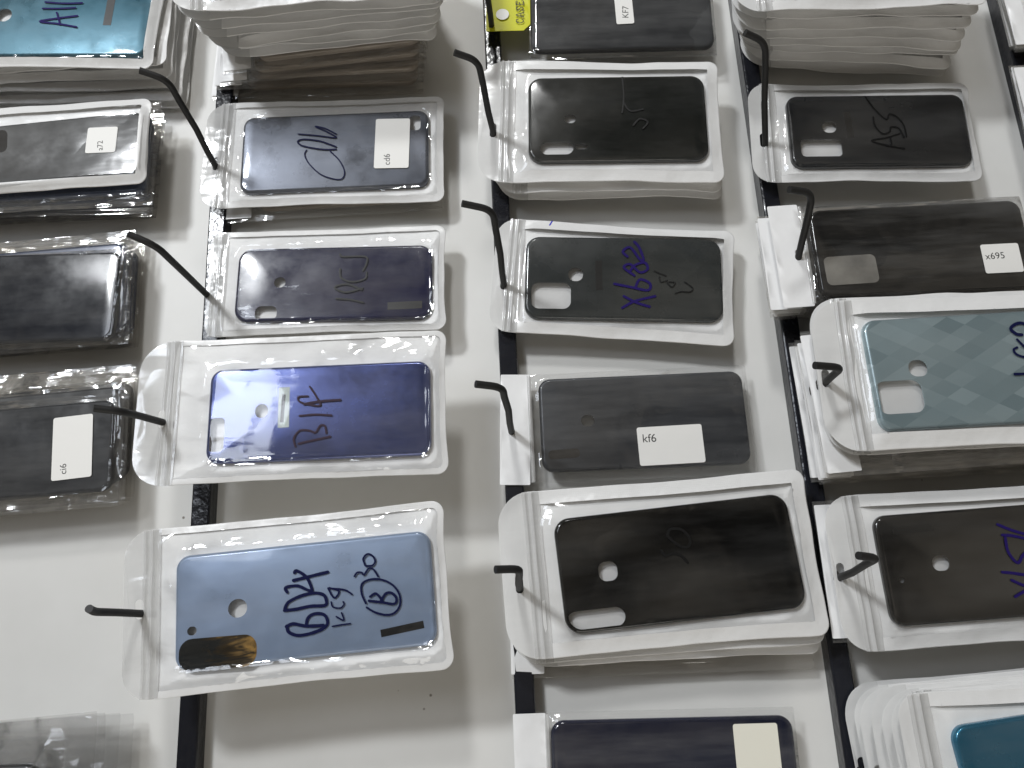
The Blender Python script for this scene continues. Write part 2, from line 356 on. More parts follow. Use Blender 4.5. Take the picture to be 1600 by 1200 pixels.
def bump(nt, height, strength, dist, normal=None):
    b = nt.nodes.new('ShaderNodeBump')
    b.inputs['Strength'].default_value = strength
    b.inputs['Distance'].default_value = dist
    nt.links.new(height, b.inputs['Height'])
    if normal is not None: nt.links.new(normal, b.inputs['Normal'])
    return b.outputs['Normal']

def plain(name, col, rough=.5, metal=0.0, spec=.5, coat=0.0, bumpy=None, vary=.0):
    m, nt, p = newmat(name)
    p.inputs['Base Color'].default_value = (*col, 1)
    p.inputs['Roughness'].default_value = rough
    p.inputs['Metallic'].default_value = metal
    p.inputs['Specular IOR Level'].default_value = spec
    p.inputs['Coat Weight'].default_value = coat
    p.inputs['Coat Roughness'].default_value = .06
    v = objcoord(nt)
    if vary:
        n = noisetex(nt, v, 45, 4)
        c = ramp(nt, n, [(.3, [x * (1 - vary) for x in col]), (.7, [min(1, x * (1 + vary)) for x in col])])
        nt.links.new(c, p.inputs['Base Color'])
    if bumpy:
        sc, st, di = bumpy
        nt.links.new(bump(nt, noisetex(nt, v, sc, 3), st, di), p.inputs['Normal'])
    return m

# display board: white laminate with faint dirt, scuffs and specks
m, nt, p = newmat('board_white')
v = objcoord(nt)
big = ramp(nt, noisetex(nt, v, 7, 5, .6), [(.25, (.645, .64, .615)), (.75, (.735, .73, .71))])
spk = nt.nodes.new('ShaderNodeTexVoronoi'); spk.inputs['Scale'].default_value = 42
nt.links.new(v, spk.inputs['Vector'])
spm = ramp(nt, spk.outputs['Distance'], [(.0, (1, 1, 1)), (.03, (1, 1, 1)), (.055, (0, 0, 0))])
keep = ramp(nt, noisetex(nt, v, 9, 2), [(.55, (0, 0, 0)), (.6, (1, 1, 1))])
mm = nt.nodes.new('ShaderNodeMath'); mm.operation = 'MULTIPLY'
nt.links.new(spm, mm.inputs[0]); nt.links.new(keep, mm.inputs[1])
scv = objcoord(nt, 1, (8, 40, 1), .6)
scf = ramp(nt, noisetex(nt, scv, 1.4, 6, .7), [(.70, (0, 0, 0)), (.80, (.35, .35, .35))])
mx = nt.nodes.new('ShaderNodeMath'); mx.operation = 'MAXIMUM'
nt.links.new(mm.outputs[0], mx.inputs[0]); nt.links.new(scf, mx.inputs[1])
mix = nt.nodes.new('ShaderNodeMix'); mix.data_type = 'RGBA'
nt.links.new(mx.outputs[0], mix.inputs['Factor'])
nt.links.new(big, mix.inputs['A']); mix.inputs['B'].default_value = (.22, .20, .17, 1)
nt.links.new(mix.outputs['Result'], p.inputs['Base Color'])
p.inputs['Roughness'].default_value = .42
p.inputs['Specular IOR Level'].default_value = .35
nt.links.new(bump(nt, noisetex(nt, v, 14, 2), .15, .004), p.inputs['Normal'])

# hammered black enamel of the rails
m, nt, p = newmat('rail_black')
p.inputs['Base Color'].default_value = (.012, .013, .018, 1)
p.inputs['Roughness'].default_value = .18
v = objcoord(nt)
nt.links.new(bump(nt, noisetex(nt, v, 200, 2, .4), .22, .0016), p.inputs['Normal'])
plain('hook_black', (.011, .011, .011), .6, bumpy=(400, .2, .0006))

def shell(name, col, rough=.1, metal=0.0, coat=.6, wav=.10, col2=None, spec=.5):
    """phone back cover: lacquered plastic, very slightly wavy"""
    m, nt, p = newmat(name)
    v = objcoord(nt)
    p.inputs['Base Color'].default_value = (*col, 1)
    if col2:
        lw = nt.nodes.new('ShaderNodeLayerWeight'); lw.inputs['Blend'].default_value = .35
        c = ramp(nt, lw.outputs['Facing'], [(.0, col2), (.55, col)])
        nt.links.new(c, p.inputs['Base Color'])
    p.inputs['Metallic'].default_value = metal
    p.inputs['Coat Weight'].default_value = coat
    p.inputs['Coat Roughness'].default_value = .05
    p.inputs['Specular IOR Level'].default_value = spec
    r = ramp(nt, noisetex(nt, v, 30, 4, .65), [(.3, (rough * .8,) * 3), (.75, (min(1, rough * 1.5 + .05),) * 3)])
    nt.links.new(r, p.inputs['Roughness'])
    nrm = bump(nt, noisetex(nt, v, 16, 2), wav, .004)
    nt.links.new(nrm, p.inputs['Normal'])
    nt.links.new(nrm, p.inputs['Coat Normal'])
    return m
shell('cover_A11', (.022, .115, .165), .26, .3, .6)
shell('cover_a72', (.030, .030, .029), .5, 0, .0)
shell('cover_navy', (.009, .011, .018), .13, 0, .3)
shell('cover_ci6', (.010, .011, .014), .5, 0, 0)
shell('cover_kC06', (.095, .105, .130), .26, .55, .6)
shell('cover_kB73', (.011, .013, .058), .16, 0, .6)
shell('cover_kB1f', (.062, .085, .245), .18, .6, .9, wav=.05)
shell('cover_kBD4', (.31, .40, .56), .32, .3, .5, wav=.06)
shell('cover_k1105', (.012, .0135, .012), .13, 0, .5)
shell('cover_kX682', (.027, .033, .034), .22, 0, .5)
shell('cover_kkf6', (.042, .046, .054), .30, .2, .4)
shell('cover_kS50', (.003, .003, .003), .07, 0, .15)
shell('cover_kA55', (.011, .013, .016), .18, 0, .5)
shell('cover_kx695', (.007, .007, .007), .13, 0, .5)
shell('cover_kA51', (.013, .012, .011), .12, 0, .6)
shell('cover_kblue', (.010, .17, .29), .22, .5, .8)
shell('cover_kcream', (.006, .010, .036), .06, 0, 1.0)
shell('cover_KF7', (.012, .013, .015), .55, 0, 0)
shell('cover_poly', (.008, .009, .012), .3, 0, .3)
shell('cover_dark', (.02, .019, .018), .3, .1, .3)
shell('cover_taupe', (.38, .325, .27), .35, .1, .3)
shell('cover_blueblack', (.018, .034, .085), .25, .1, .3)
# teal cover with a printed diamond pattern
m = shell('cover_kteal', (.16, .27, .30), .30, .35, .5)
nt = m.node_tree; p = nt.nodes['Principled BSDF']
t = nt.nodes.new('ShaderNodeTexCoord')
mp = nt.nodes.new('ShaderNodeMapping')
mp.inputs['Scale'].default_value = (1 / .022, 1 / .0125, 0)
sep = nt.nodes.new('ShaderNodeSeparateXYZ')
nt.links.new(t.outputs['Object'], mp.inputs['Vector']); nt.links.new(mp.outputs['Vector'], sep.inputs[0])
comb = nt.nodes.new('ShaderNodeCombineXYZ')
for op, k in (('ADD', 0), ('SUBTRACT', 1)):
    a = nt.nodes.new('ShaderNodeMath'); a.operation = op
    nt.links.new(sep.outputs['X'], a.inputs[0]); nt.links.new(sep.outputs['Y'], a.inputs[1])
    f = nt.nodes.new('ShaderNodeMath'); f.operation = 'FLOOR'
    nt.links.new(a.outputs[0], f.inputs[0]); nt.links.new(f.outputs[0], comb.inputs[k])
wn = nt.nodes.new('ShaderNodeTexWhiteNoise'); wn.noise_dimensions = '2D'
nt.links.new(comb.outputs[0], wn.inputs['Vector'])
nt.links.new(ramp(nt, wn.outputs['Value'], [(0, (.27, .365, .40)), (1, (.43, .54, .575))]), p.inputs['Base Color'])

plain('white_sheet', (.93, .927, .915), .45, vary=.03, bumpy=(60, .25, .002))
plain('white_card', (.84, .84, .84), .35, bumpy=(35, .35, .003))
plain('sticker_white', (.80, .79, .76), .5, bumpy=(120, .1, .001))
plain('sticker_cream', (.78, .76, .66), .5, bumpy=(120, .1, .001))
plain('yellow_card', (.60, .60, .015), .45, spec=.3)
plain('print_black', (.02, .02, .02), .6)
plain('logo_dark', (.006, .006, .006), .35)
plain('label_pale', (.62, .70, .68), .4)
plain('lens_dark', (.012, .012, .014), .10, coat=.8)
plain('emblem_white', (.8, .8, .76), .4)
for nm, c in (('navyink', (.008, .010, .045)), ('violet', (.020, .012, .10)), ('brownink', (.05, .035, .05)), ('black', (.003, .003, .003)), ('blueink', (.02, .02, .5))):
    plain('ink_' + nm, c, .45, spec=.3 if nm == 'black' else .05)
plain('smoky_window', (.30, .285, .255), .3, vary=.3)
# smoky camera glass with golden reflections painted into its colour
m, nt, p = newmat('lens_gold_glint')
v = objcoord(nt, 1, (1, 3, 1), .3)
t = nt.nodes.new('ShaderNodeTexCoord'); sep = nt.nodes.new('ShaderNodeSeparateXYZ'); nt.links.new(t.outputs['Object'], sep.inputs[0])
ma = nt.nodes.new('ShaderNodeMath'); ma.operation = 'MULTIPLY_ADD'; ma.inputs[1].default_value = 9.0; ma.inputs[2].default_value = .47
nt.links.new(sep.outputs['X'], ma.inputs[0])
mb = nt.nodes.new('ShaderNodeMath'); mb.operation = 'ADD'; mb.use_clamp = True
nt.links.new(ma.outputs[0], mb.inputs[0]); nt.links.new(noisetex(nt, v, 28, 4, .6, 1.5), mb.inputs[1])
nt.links.new(ramp(nt, mb.outputs[0], [(.40, (.022, .026, .028)), (.58, (.10, .065, .025)), (.72, (.75, .46, .14))]), p.inputs['Base Color'])
p.inputs['Roughness'].default_value = .18
p.inputs['Metallic'].default_value = .6

# white sealed rim of the zip bags: matt white with a fine pressed cross-hatch
m, nt, p = newmat('rim_white')
p.inputs['Base Color'].default_value = (.73, .728, .72, 1)
p.inputs['Roughness'].default_value = .33
w1 = nt.nodes.new('ShaderNodeTexChecker'); w1.inputs['Scale'].default_value = 1100
v = objcoord(nt, 1, (1, 1, 1), .785)
nt.links.new(v, w1.inputs['Vector'])
nb = bump(nt, w1.outputs['Fac'], .25, .0002)
nt.links.new(bump(nt, noisetex(nt, v, 34, 3), .5, .004, nb), p.inputs['Normal'])

def film(name, haze=.05, haze_var=.10, rough=.07, wr=.5, gloss=1.0, tint=(.97, .97, .97), cs=24, stretch=(.35, 1.6, 1), srot=-.5):
    """clear packaging film: mostly transparent, glossy by Fresnel, slightly hazy, crinkled"""
    m = bpy.data.materials.new(name); m.use_nodes = True; MATS[name] = m
    nt = m.node_tree
    for n in list(nt.nodes): nt.nodes.remove(n)
    L = nt.links.new
    out = nt.nodes.new('ShaderNodeOutputMaterial')
    tr = nt.nodes.new('ShaderNodeBsdfTransparent'); tr.inputs[0].default_value = (*tint, 1)
    gl = nt.nodes.new('ShaderNodeBsdfGlossy'); gl.inputs['Roughness'].default_value = rough
    df = nt.nodes.new('ShaderNodeBsdfDiffuse'); df.inputs[0].default_value = (.82, .82, .81, 1)
    v = objcoord(nt)
    vs = objcoord(nt, 1, stretch, srot)
    # sharp straight creases: cell walls of a warped Voronoi pattern, only in patches
    wn_ = nt.nodes.new('ShaderNodeTexNoise'); wn_.inputs['Scale'].default_value = 25; L(v, wn_.inputs['Vector'])
    wv = nt.nodes.new('ShaderNodeVectorMath'); wv.operation = 'MULTIPLY_ADD'; wv.inputs[1].default_value = (.02, .02, .02)
    L(wn_.outputs['Color'], wv.inputs[0]); L(v, wv.inputs[2])
    vo = nt.nodes.new('ShaderNodeTexVoronoi'); vo.inputs['Scale'].default_value = cs; L(wv.outputs[0], vo.inputs['Vector'])
    msk = ramp(nt, noisetex(nt, v, 22, 1), [(.48, (0, 0, 0)), (.66, (1, 1, 1))])
    mk_ = nt.nodes.new('ShaderNodeMath'); mk_.operation = 'MULTIPLY'; L(vo.outputs['Distance'], mk_.inputs[0]); L(msk, mk_.inputs[1])
    at = nt.nodes.new('ShaderNodeAttribute'); at.attribute_name = 'slack'      # loose film crinkles, film drawn tight over a cover does not
    h1 = nt.nodes.new('ShaderNodeMath'); h1.operation = 'MULTIPLY'; L(mk_.outputs[0], h1.inputs[0]); L(at.outputs['Fac'], h1.inputs[1])
    h2 = nt.nodes.new('ShaderNodeMath'); h2.operation = 'MULTIPLY'; L(noisetex(nt, vs, 34, 2.6, .55), h2.inputs[0]); L(at.outputs['Fac'], h2.inputs[1])
    n1 = bump(nt, h1.outputs[0], min(1, wr * 1.2), .006)
    n2 = bump(nt, h2.outputs[0], wr, .005, n1)
    for b in (gl,): L(n2, b.inputs['Normal'])
    fr = nt.nodes.new('ShaderNodeFresnel'); fr.inputs['IOR'].default_value = 1.5; L(n2, fr.inputs['Normal'])
    mu = nt.nodes.new('ShaderNodeMath'); mu.operation = 'MULTIPLY'; mu.inputs[1].default_value = 1.4 * gloss; mu.use_clamp = True
    L(fr.outputs[0], mu.inputs[0])
    mn = nt.nodes.new('ShaderNodeMath'); mn.operation = 'MINIMUM'; mn.inputs[1].default_value = .5
    L(mu.outputs[0], mn.inputs[0])
    hz = ramp(nt, noisetex(nt, vs, 26, 5, .62), [(.40, (haze,) * 3), (.78, (haze + haze_var,) * 3)])
    m1 = nt.nodes.new('ShaderNodeMixShader'); L(hz, m1.inputs[0]); L(tr.outputs[0], m1.inputs[1]); L(df.outputs[0], m1.inputs[2])
    m2 = nt.nodes.new('ShaderNodeMixShader'); L(mn.outputs[0], m2.inputs[0]); L(m1.outputs[0], m2.inputs[1]); L(gl.outputs[0], m2.inputs[2])
    L(m2.outputs[0], out.inputs['Surface'])
    return m
film('film_zip', .003, .026, .10, .22, tint=(.99, .99, .99))
film('film_shiny', .006, .05, .07, .42, 1.1, tint=(.99, .99, .99))
film('film_poly', .008, .075, .07, .36, 1.0, cs=34, tint=(.98, .98, .98), stretch=(.25, 1.8, 1), srot=-.25)
film('film_crinkled', .02, .07, .08, .55, 1.0, tint=(.975, .97, .96), cs=26, stretch=(.12, 2.2, 1), srot=0)
film('film_tab', .74, .10, .18, .12, 1.0)
film('film_tab_clear', .48, .12, .14, .2, 1.1)
film('film_strip', .40, .15, .14, .12, 1.2)

# ------------------------------------------------------------------ object helpers
def tag(o, label=None, cat=None, group=None, kind=None):
    if label: o['label'] = label
    if cat: o['category'] = cat
    if group: o['group'] = group
    if kind: o['kind'] = kind
    return o
def place(o, u, v, h, ang=0.0, tilt=0.0):
    m = BASIS.to_4x4() @ Matrix.Rotation(ang, 4, 'Z') @ Matrix.Rotation(tilt, 4, 'Y')
    m.translation = W(u, v, h)
    o.matrix_world = m
    return o
def empty(name, u, v, h, ang=0.0, tilt=0.0):
    o = bpy.data.objects.new(name, None)
    o.empty_display_size = .02
    COL.objects.link(o)
    return place(o, u, v, h, ang, tilt)
def mesh(name, verts, faces, mat, parent=None, smooth=True):
    me = bpy.data.meshes.new(name)
    me.from_pydata([(x * .001, y * .001, z * .001) for x, y, z in verts], [], faces)
    me.materials.append(MATS[mat])
    if smooth: me.polygons.foreach_set('use_smooth', [True] * len(me.polygons))
    me.update()
    o = bpy.data.objects.new(name, me)
    COL.objects.link(o)
    o.parent = parent
    return o
def rrect(cx, cy, w, h, r, rot=0.0, n=7):
    """outline of a rounded rectangle, counter-clockwise"""
    r = max(.01, min(r, w / 2 - .001, h / 2 - .001))
    pts = []
    for k, (sx, sy) in enumerate(((1, 1), (-1, 1), (-1, -1), (1, -1))):
        for i in range(n + 1):
            a = math.pi / 2 * (k + i / n)
            pts.append((sx * (w / 2 - r) + r * math.cos(a), sy * (h / 2 - r) + r * math.sin(a)))
    c, s = math.cos(rot), math.sin(rot)
    return [(cx + x * c - y * s, cy + x * s + y * c) for x, y in pts]
def inside(p, poly):
    x, y = p; r = False; j = len(poly) - 1
    for i in range(len(poly)):
        xi, yi = poly[i]; xj, yj = poly[j]
        if (yi > y) != (yj > y) and x < (xj - xi) * (y - yi) / (yj - yi) + xi: r = not r
        j = i
    return r
def fill(outer, holes=(), extra=()):
    """triangulate an outline with holes; returns 2-D verts and faces"""
    vs, es = [], []
    for lp in [outer] + list(holes):
        b = len(vs)
        vs += [Vector(p) for p in lp]
        es += [(b + i, b + (i + 1) % len(lp)) for i in range(len(lp))]
    vs += [Vector(p) for p in extra]
    ov, oe, of, *_ = delaunay_2d_cdt(vs, es, [], 0, 1e-5)
    faces = []
    for f in of:
        c = sum((ov[i] for i in f), Vector((0, 0))) / len(f)
        if inside(c, outer) and not any(inside(c, h) for h in holes):
            a, b, d = ov[f[0]], ov[f[1]], ov[f[2]]
            ar = (b - a).cross(d - a)
            faces.append(tuple(f) if ar > 0 else tuple(reversed(f)))
    return [tuple(p) for p in ov], faces
def sd_rr(x, y, L, Wd, r):
    qx = abs(x) - L / 2 + r; qy = abs(y) - Wd / 2 + r
    return math.hypot(max(qx, 0), max(qy, 0)) + min(max(qx, qy), 0) - r
def sstep(t):
    t = max(0., min(1., t)); return t * t * (3 - 2 * t)
def plate(name, outline, z0, z1, mat, parent, holes=(), zf=None):
    """thin solid plate (sticker, card, patch)"""
    v2, f = fill(outline, holes)
    zf = zf or (lambda x, y: 0.0)
    n = len(v2)
    vs = [(x, y, z1 + zf(x, y)) for x, y in v2] + [(x, y, z0 + zf(x, y)) for x, y in v2]
    fs = list(f) + [tuple(n + i for i in reversed(t)) for t in f]
    cnt = {}
    for t in f:
        for i in range(3):
            e = (t[i], t[(i + 1) % 3]); cnt[e] = 1
    for a, b in list(cnt):
        if (b, a) not in cnt: fs.append((b, a, n + a, n + b))
    return mesh(name, vs, fs, mat, parent, smooth=False)

# ------------------------------------------------------------------ phone back cover
def make_cover(it, u, v, h, ang, L, Wd, mat, holes=(), patches=(), label='', group=None, rc=9.0, simple=False, tilt=0.0):
    H, re = 4.6, 2.6
    outer = lambda d: rrect(0, 0, L - 2 * d, Wd - 2 * d, rc - d * .8, 0, 3 if simple else 8)
    prof = []
    for k in range(2 if simple else 6):
        a = math.pi / 2 * k / (1 if simple else 5)
        prof.append((re * (1 - math.cos(a)) * 1.0, H - re + re * math.sin(a)))
    prof = [(0, 0)] + prof
    vs, fs = [], []
    n = len(outer(0))
    for d, z in prof:
        vs += [(x, y, z) for x, y in outer(d)]
    for k in range(len(prof) - 1):
        for i in range(n):
            j = (i + 1) % n
            fs.append((k * n + i, k * n + j, (k + 1) * n + j, (k + 1) * n + i))
    hl = []
    for (t, x, y, w, hh, r) in holes:
        hl.append(rrect(x, y, w, hh, min(w, hh) * (.499 if t == 'e' else r), 0, 6))
    v2, f2 = fill(outer(prof[-1][0]), hl)
    b = len(vs)
    vs += [(x, y, H) for x, y in v2]
    fs += [tuple(b + i for i in t) for t in f2]
    for lp in hl:                                   # thickness of the shell shown in each opening
        b = len(vs); k = len(lp)
        vs += [(x, y, H) for x, y in lp] + [(x, y, H - 1.1) for x, y in lp]
        fs += [(b + i, b + k + i, b + k + (i + 1) % k, b + (i + 1) % k) for i in range(k)]
    o = mesh('phone_cover', vs, fs, mat)
    bm = bmesh.new(); bm.from_mesh(o.data)
    bmesh.ops.remove_doubles(bm, verts=bm.verts, dist=2e-6)
    for e in bm.edges:
        if len(e.link_faces) == 2 and e.calc_face_angle(0) > .7: e.smooth = False
    bm.to_mesh(o.data); bm.free()
    place(o, u, v, h - H, ang, tilt)
    tag(o, label, 'phone cover', group)
    NM = {'logo': ('logo_patch', 'logo_dark'), 'dark': ('camera_window', 'lens_dark'), 'whitelabel': ('paper_label', 'label_pale'), 'goldglint': ('camera_window', 'lens_gold_glint'), 'lens': ('camera_window', 'lens_dark'), 'smoky': ('camera_window', 'smoky_window')}
    for k, (x, y, r, l, w, mt) in enumerate(patches):
        nm, mm_ = NM[mt]
        rad = {'goldglint': .42, 'lens': .45, 'dark': .4, 'smoky': .18}.get(mt, .04) * min(l, w)
        plate(nm, rrect(x, y, l, w, rad, r, 6), H - .05, H + .12 + .06 * k, mm_, o)
    return o

# ------------------------------------------------------------------ packaging bags
def ribbon(path, w, zf, lift=.28):
    """felt-pen stroke: smooth flat ribbon lying on the film"""
    P = [Vector(p) for p in path]
    pts = []
    for i in range(len(P) - 1):
        p0 = P[max(i - 1, 0)]; p1 = P[i]; p2 = P[i + 1]; p3 = P[min(i + 2, len(P) - 1)]
        for k in range(7):
            t = k / 7
            pts.append(.5 * ((2 * p1) + (p2 - p0) * t + (2 * p0 - 5 * p1 + 4 * p2 - p3) * t * t + (3 * p1 - p0 - 3 * p2 + p3) * t ** 3))
    pts.append(P[-1])
    vs, fs = [], []
    n = len(pts)
    ca = 4
    def addpt(p, d, hw):
        nrm = Vector((-d.y, d.x))
        for s in (-1, 0, 1):
            q = p + nrm * s * hw
            vs.append((q.x, q.y, zf(q.x, q.y) + lift - (.04 if s else 0)))
    ds = []
    for i in range(n):
        d = pts[min(i + 1, n - 1)] - pts[max(i - 1, 0)]
        ds.append(d.normalized() if d.length > 1e-6 else Vector((1, 0)))
    hw = w / 2
    for k in range(ca, 0, -1):
        a = k / ca * math.pi / 2
        addpt(pts[0] - ds[0] * hw * math.sin(a), ds[0], max(.05, hw * math.cos(a)))
    for i in range(n):
        addpt(pts[i], ds[i], hw * (1 + .13 * noise.noise((pts[i].x * .35, pts[i].y * .35, w))))
    for k in range(1, ca + 1):
        a = k / ca * math.pi / 2
        addpt(pts[-1] + ds[-1] * hw * math.sin(a), ds[-1], max(.05, hw * math.cos(a)))
    rows = len(vs) // 3
    for i in range(rows - 1):
        for s in (0, 1):
            a = i * 3 + s
            fs.append((a, a + 3, a + 4, a + 1))
    return vs, fs

def text_mesh(name, body, parent, mat, p0, p1, z, frame=None):
    """printed text whose baseline runs from p0 to p1 (mm, in the parent's plane)"""
    cu = bpy.data.curves.new(name, 'FONT')
    cu.body = body
    cu.resolution_u = 3
    cu.extrude = 0.0
    tmp = bpy.data.objects.new(name, cu)
    COL.objects.link(tmp)
    bpy.context.view_layer.update()
    dg = bpy.context.evaluated_depsgraph_get()
    me = bpy.data.meshes.new_from_object(tmp.evaluated_get(dg))
    bpy.data.objects.remove(tmp)
    xs = [v.co.x for v in me.vertices]
    x0, x1 = min(xs), max(xs)
    a = Vector(p0); d = Vector(p1) - a
    s = d.length / (x1 - x0)
    d.normalize(); e = Vector((-d.y, d.x))
    for v in me.vertices:
        q = a + d * (v.co.x - x0) * s + e * v.co.y * s
        v.co = (q.x * .001, q.y * .001, z * .001)
    me.materials.clear()
    me.materials.append(MATS[mat])
    o = bpy.data.objects.new(name, me)
    COL.objects.link(o)
    o.parent = parent
    return o

def fold(x, y, sd):
    return 0

def make_bag(kind, it, u, v, h, ang, L, Wd, cov, seed, label, group, cat='zip bag', zipx=None, hole=None, ds=2.6, stickers=(), strokes=(), card=None,
             shiny=False, rimw=7.0, wave=1.0, thick=5.9, corner=9.0, front=True, tabmat='film_tab', wr=.35, tilt=0.0, cardmat='white_card', crinkle=False):
    """h = height of the bag's front face above the board; cov = (x, y, rot, L, W) of the cover inside"""
    rnd = random.Random(seed)
    name = 'zip_bag' if kind == 'zip' else 'clear_bag'
    root = empty(name, u, v, h - thick, ang, tilt)
    tag(root, label, cat, group)
    x0 = zipx if kind == 'zip' else -L / 2
    x1 = L / 2
    if kind == 'opp' and card and ds < 4: x0 = card[0] + card[3] / 2 - 1.0
    bl = x1 - x0
    sx = seed * 7.31
    cx_, cy_, cr_, cl_, cw_ = cov
    cc, cs = math.cos(cr_), math.sin(cr_)
    def edged(x, y):
        r = corner if kind == 'zip' else 1.0
        d = -sd_rr(x - (x0 + x1) / 2, y, bl, Wd, r)
        return max(0., d)
    def wavef(x, y):
        return wave * (1.5 * noise.noise((x * .013 + sx, y * .02, sx)) + .7 * noise.noise((x * .04, y * .045 + sx, 3.1 + sx)))
    ztop = thick - .35
    def top(x, y):
        lx, ly = x - cx_, y - cy_
        lx, ly = lx * cc + ly * cs, -lx * cs + ly * cc
        sd = sd_rr(lx, ly, cl_, cw_, 8)
        ed = edged(x, y)
        n1 = noise.noise((x * .055 + sx, y * .055, sx * .7))
        n2 = noise.noise((x * .13, y * .10 + sx, sx * .3))
        rg = (1 - abs(n1)) ** 4 * .9 + (1 - abs(n2)) ** 5 * .5
        ze = 1.4 + wavef(x, y)
        if sd <= 0:
            return ztop + .22 + wr * (.12 * rg + .05 * n2) * min(1, -sd / 6 + .35)
        t = sd / (sd + ed + 1e-6)
        z = ztop + .22 + (ze - ztop) * sstep(t)
        # pleats running out from the corners of the cover
        fx = abs(lx) - cl_ / 2 + 6; fy = abs(ly) - cw_ / 2 + 6
        ple = 0.0
        if fx > 0 and fy > 0:
            an = math.atan2(fy, fx)
            ple = (1 - abs(math.sin(an * 4.5 + sx))) ** 3 * min(1, math.hypot(fx, fy) / 8) * max(0, min(1, (ed - rimw - 1) / 5))
        return z + wr * (rg * 1.3 * max(.15, min(1, (ed - rimw * .8) / 4)) + ple * 1.2) * (1 - .4 * t)
    def back(x, y):
        ed = edged(x, y)
        return min(top(x, y) - .5, (1.1 + wavef(x, y)) * (1 - sstep(ed / 22)) + .1)
    def warp(x, y, z):
        t = (x - x0) / bl
        yy = y * (1 - .020 * math.sin(math.pi * max(0, min(1, t))) ** 1.2) + .7 * noise.noise((x * .03 + sx, 5.0 if y > 0 else 9.0, sx)) * (abs(y) * 2 / Wd) ** 3
        xx = x - (2.0 * (1 - (2 * y / Wd) ** 4) - .8 * noise.noise((y * .04, sx, 2.0))) * sstep((t - .7) / .3)
        return (xx, yy, z)
    nx = max(6, int(bl / ds)); ny = max(5, int(Wd / ds))
    def xr(y):
        r = corner if kind == 'zip' else .6
        q = abs(y) - (Wd / 2 - r)
        return x1 - (r - math.sqrt(max(0, r * r - q * q))) if q > 0 else x1
    def sheet(fn, flip=False):
        vs, fs = [], []
        for j in range(ny + 1):
            # denser rows at the rounded corners
            tj = j / ny
            y = -Wd / 2 * math.cos(math.pi * tj) * .5 + (tj - .5) * Wd * .5
            xe = xr(y)
            for i in range(nx + 1):
                ti = i / nx
                x = x0 + (xe - x0) * (ti * .7 + .3 * math.sin(ti * math.pi / 2))
                vs.append(warp(x, y, fn(x, y)) if kind == 'zip' else (x, y, fn(x, y)))
        for j in range(ny):
            for i in range(nx):
                a = j * (nx + 1) + i
                q = (a, a + 1, a + nx + 2, a + nx + 1)
                fs.append(tuple(reversed(q)) if flip else q)
        return vs, fs
    def slack(o):
        at = o.data.attributes.new('slack', 'FLOAT', 'POINT')
        vals = []
        for p in o.data.vertices:
            x, y = p.co.x * 1000 - cx_, p.co.y * 1000 - cy_
            x, y = x * cc + y * cs, -x * cs + y * cc
            vals.append(.16 + .84 * sstep((sd_rr(x, y, cl_, cw_, 8) + 1.5) / 5))
        at.data.foreach_set('value', vals)
    vs, fs = sheet(back, True)
    bk = mesh('back_sheet', vs, fs, 'white_sheet' if kind == 'zip' else ('film_crinkled' if crinkle else 'film_poly'), root)
    if front:
        if kind != 'zip': slack(bk)
        vs, fs = sheet(top)
        ff = mesh('front_film', vs, fs, ('film_shiny' if shiny else 'film_zip') if kind == 'zip' else ('film_crinkled' if crinkle else 'film_poly'), root)
    if front: slack(ff)
    if kind == 'zip':
        # sealed white rim round three sides
        def path(d):
            pts = []
            step = ds * 1.3
            w2 = Wd / 2 - d; xe = x1 - d; r = max(1.0, corner - d)
            n = max(4, int((xe - r - x0) / step))
            pts += [(x0 + (xe - r - x0) * i / n, -w2) for i in range(n)]
            pts += [(xe - r + r * math.sin(a), -w2 + r - r * math.cos(a)) for a in [math.pi / 2 * i / 7 for i in range(8)]]
            m_ = max(4, int((2 * w2 - 2 * r) / step))
            pts += [(xe, -w2 + r + (2 * w2 - 2 * r) * i / m_) for i in range(1, m_)]
            pts += [(xe - r + r * math.cos(a), w2 - r + r * math.sin(a)) for a in [math.pi / 2 * i / 7 for i in range(8)]]
            pts += [(xe - r - (xe - r - x0) * i / n, w2) for i in range(1, n + 1)]
            return pts
        n_full = None
        rows = []
        base = path(0.0)
        inner = path(rimw)
        k = len(base)
        # resample the inner path on the outer one's parameters
        inn = []
        for i in range(k):
            t = i / (k - 1) * (len(inner) - 1); a = int(min(t, len(inner) - 2)); f_ = t - a
            inn.append((inner[a][0] * (1 - f_) + inner[a + 1][0] * f_, inner[a][1] * (1 - f_) + inner[a + 1][1] * f_))
        vs, fs = [], []
        prof = ((0, -.4), (0.0, .05), (.08, .13), (.4, .17), (.75, .13), (1, .02))
        for f_, dz in prof:
            for i in range(k):
                x = base[i][0] * (1 - f_) + inn[i][0] * f_; y = base[i][1] * (1 - f_) + inn[i][1] * f_
                vs.append(warp(x, y, top(x, y) + dz))
        for r_ in range(len(prof) - 1):
            for i in range(k - 1):
                a = r_ * k + i
                fs.append((a, a + 1, a + k + 1, a + k))
        mesh('sealed_rim', vs, fs, 'rim_white', root)
        # hanging tab with a punched slot
        R_ = min(Wd * .24, (x0 + L / 2) * .85)
        w2 = Wd / 2
        out = [(x0, w2)] + [(-L / 2 + R_ - R_ * math.sin(a), w2 - R_ + R_ * math.cos(a)) for a in [math.pi / 2 * i / 9 for i in range(10)]]
        out += [(-L / 2 + R_ - R_ * math.cos(a), -w2 + R_ - R_ * math.sin(a)) for a in [math.pi / 2 * i / 9 for i in range(10)]] + [(x0, -w2)]
        if hole is None: hole = ((-L / 2 + x0) / 2, 0)
        hx = max(-L / 2 + 5.5, min(x0 - 6.5, hole[0])); hy = hole[1] + 2.0
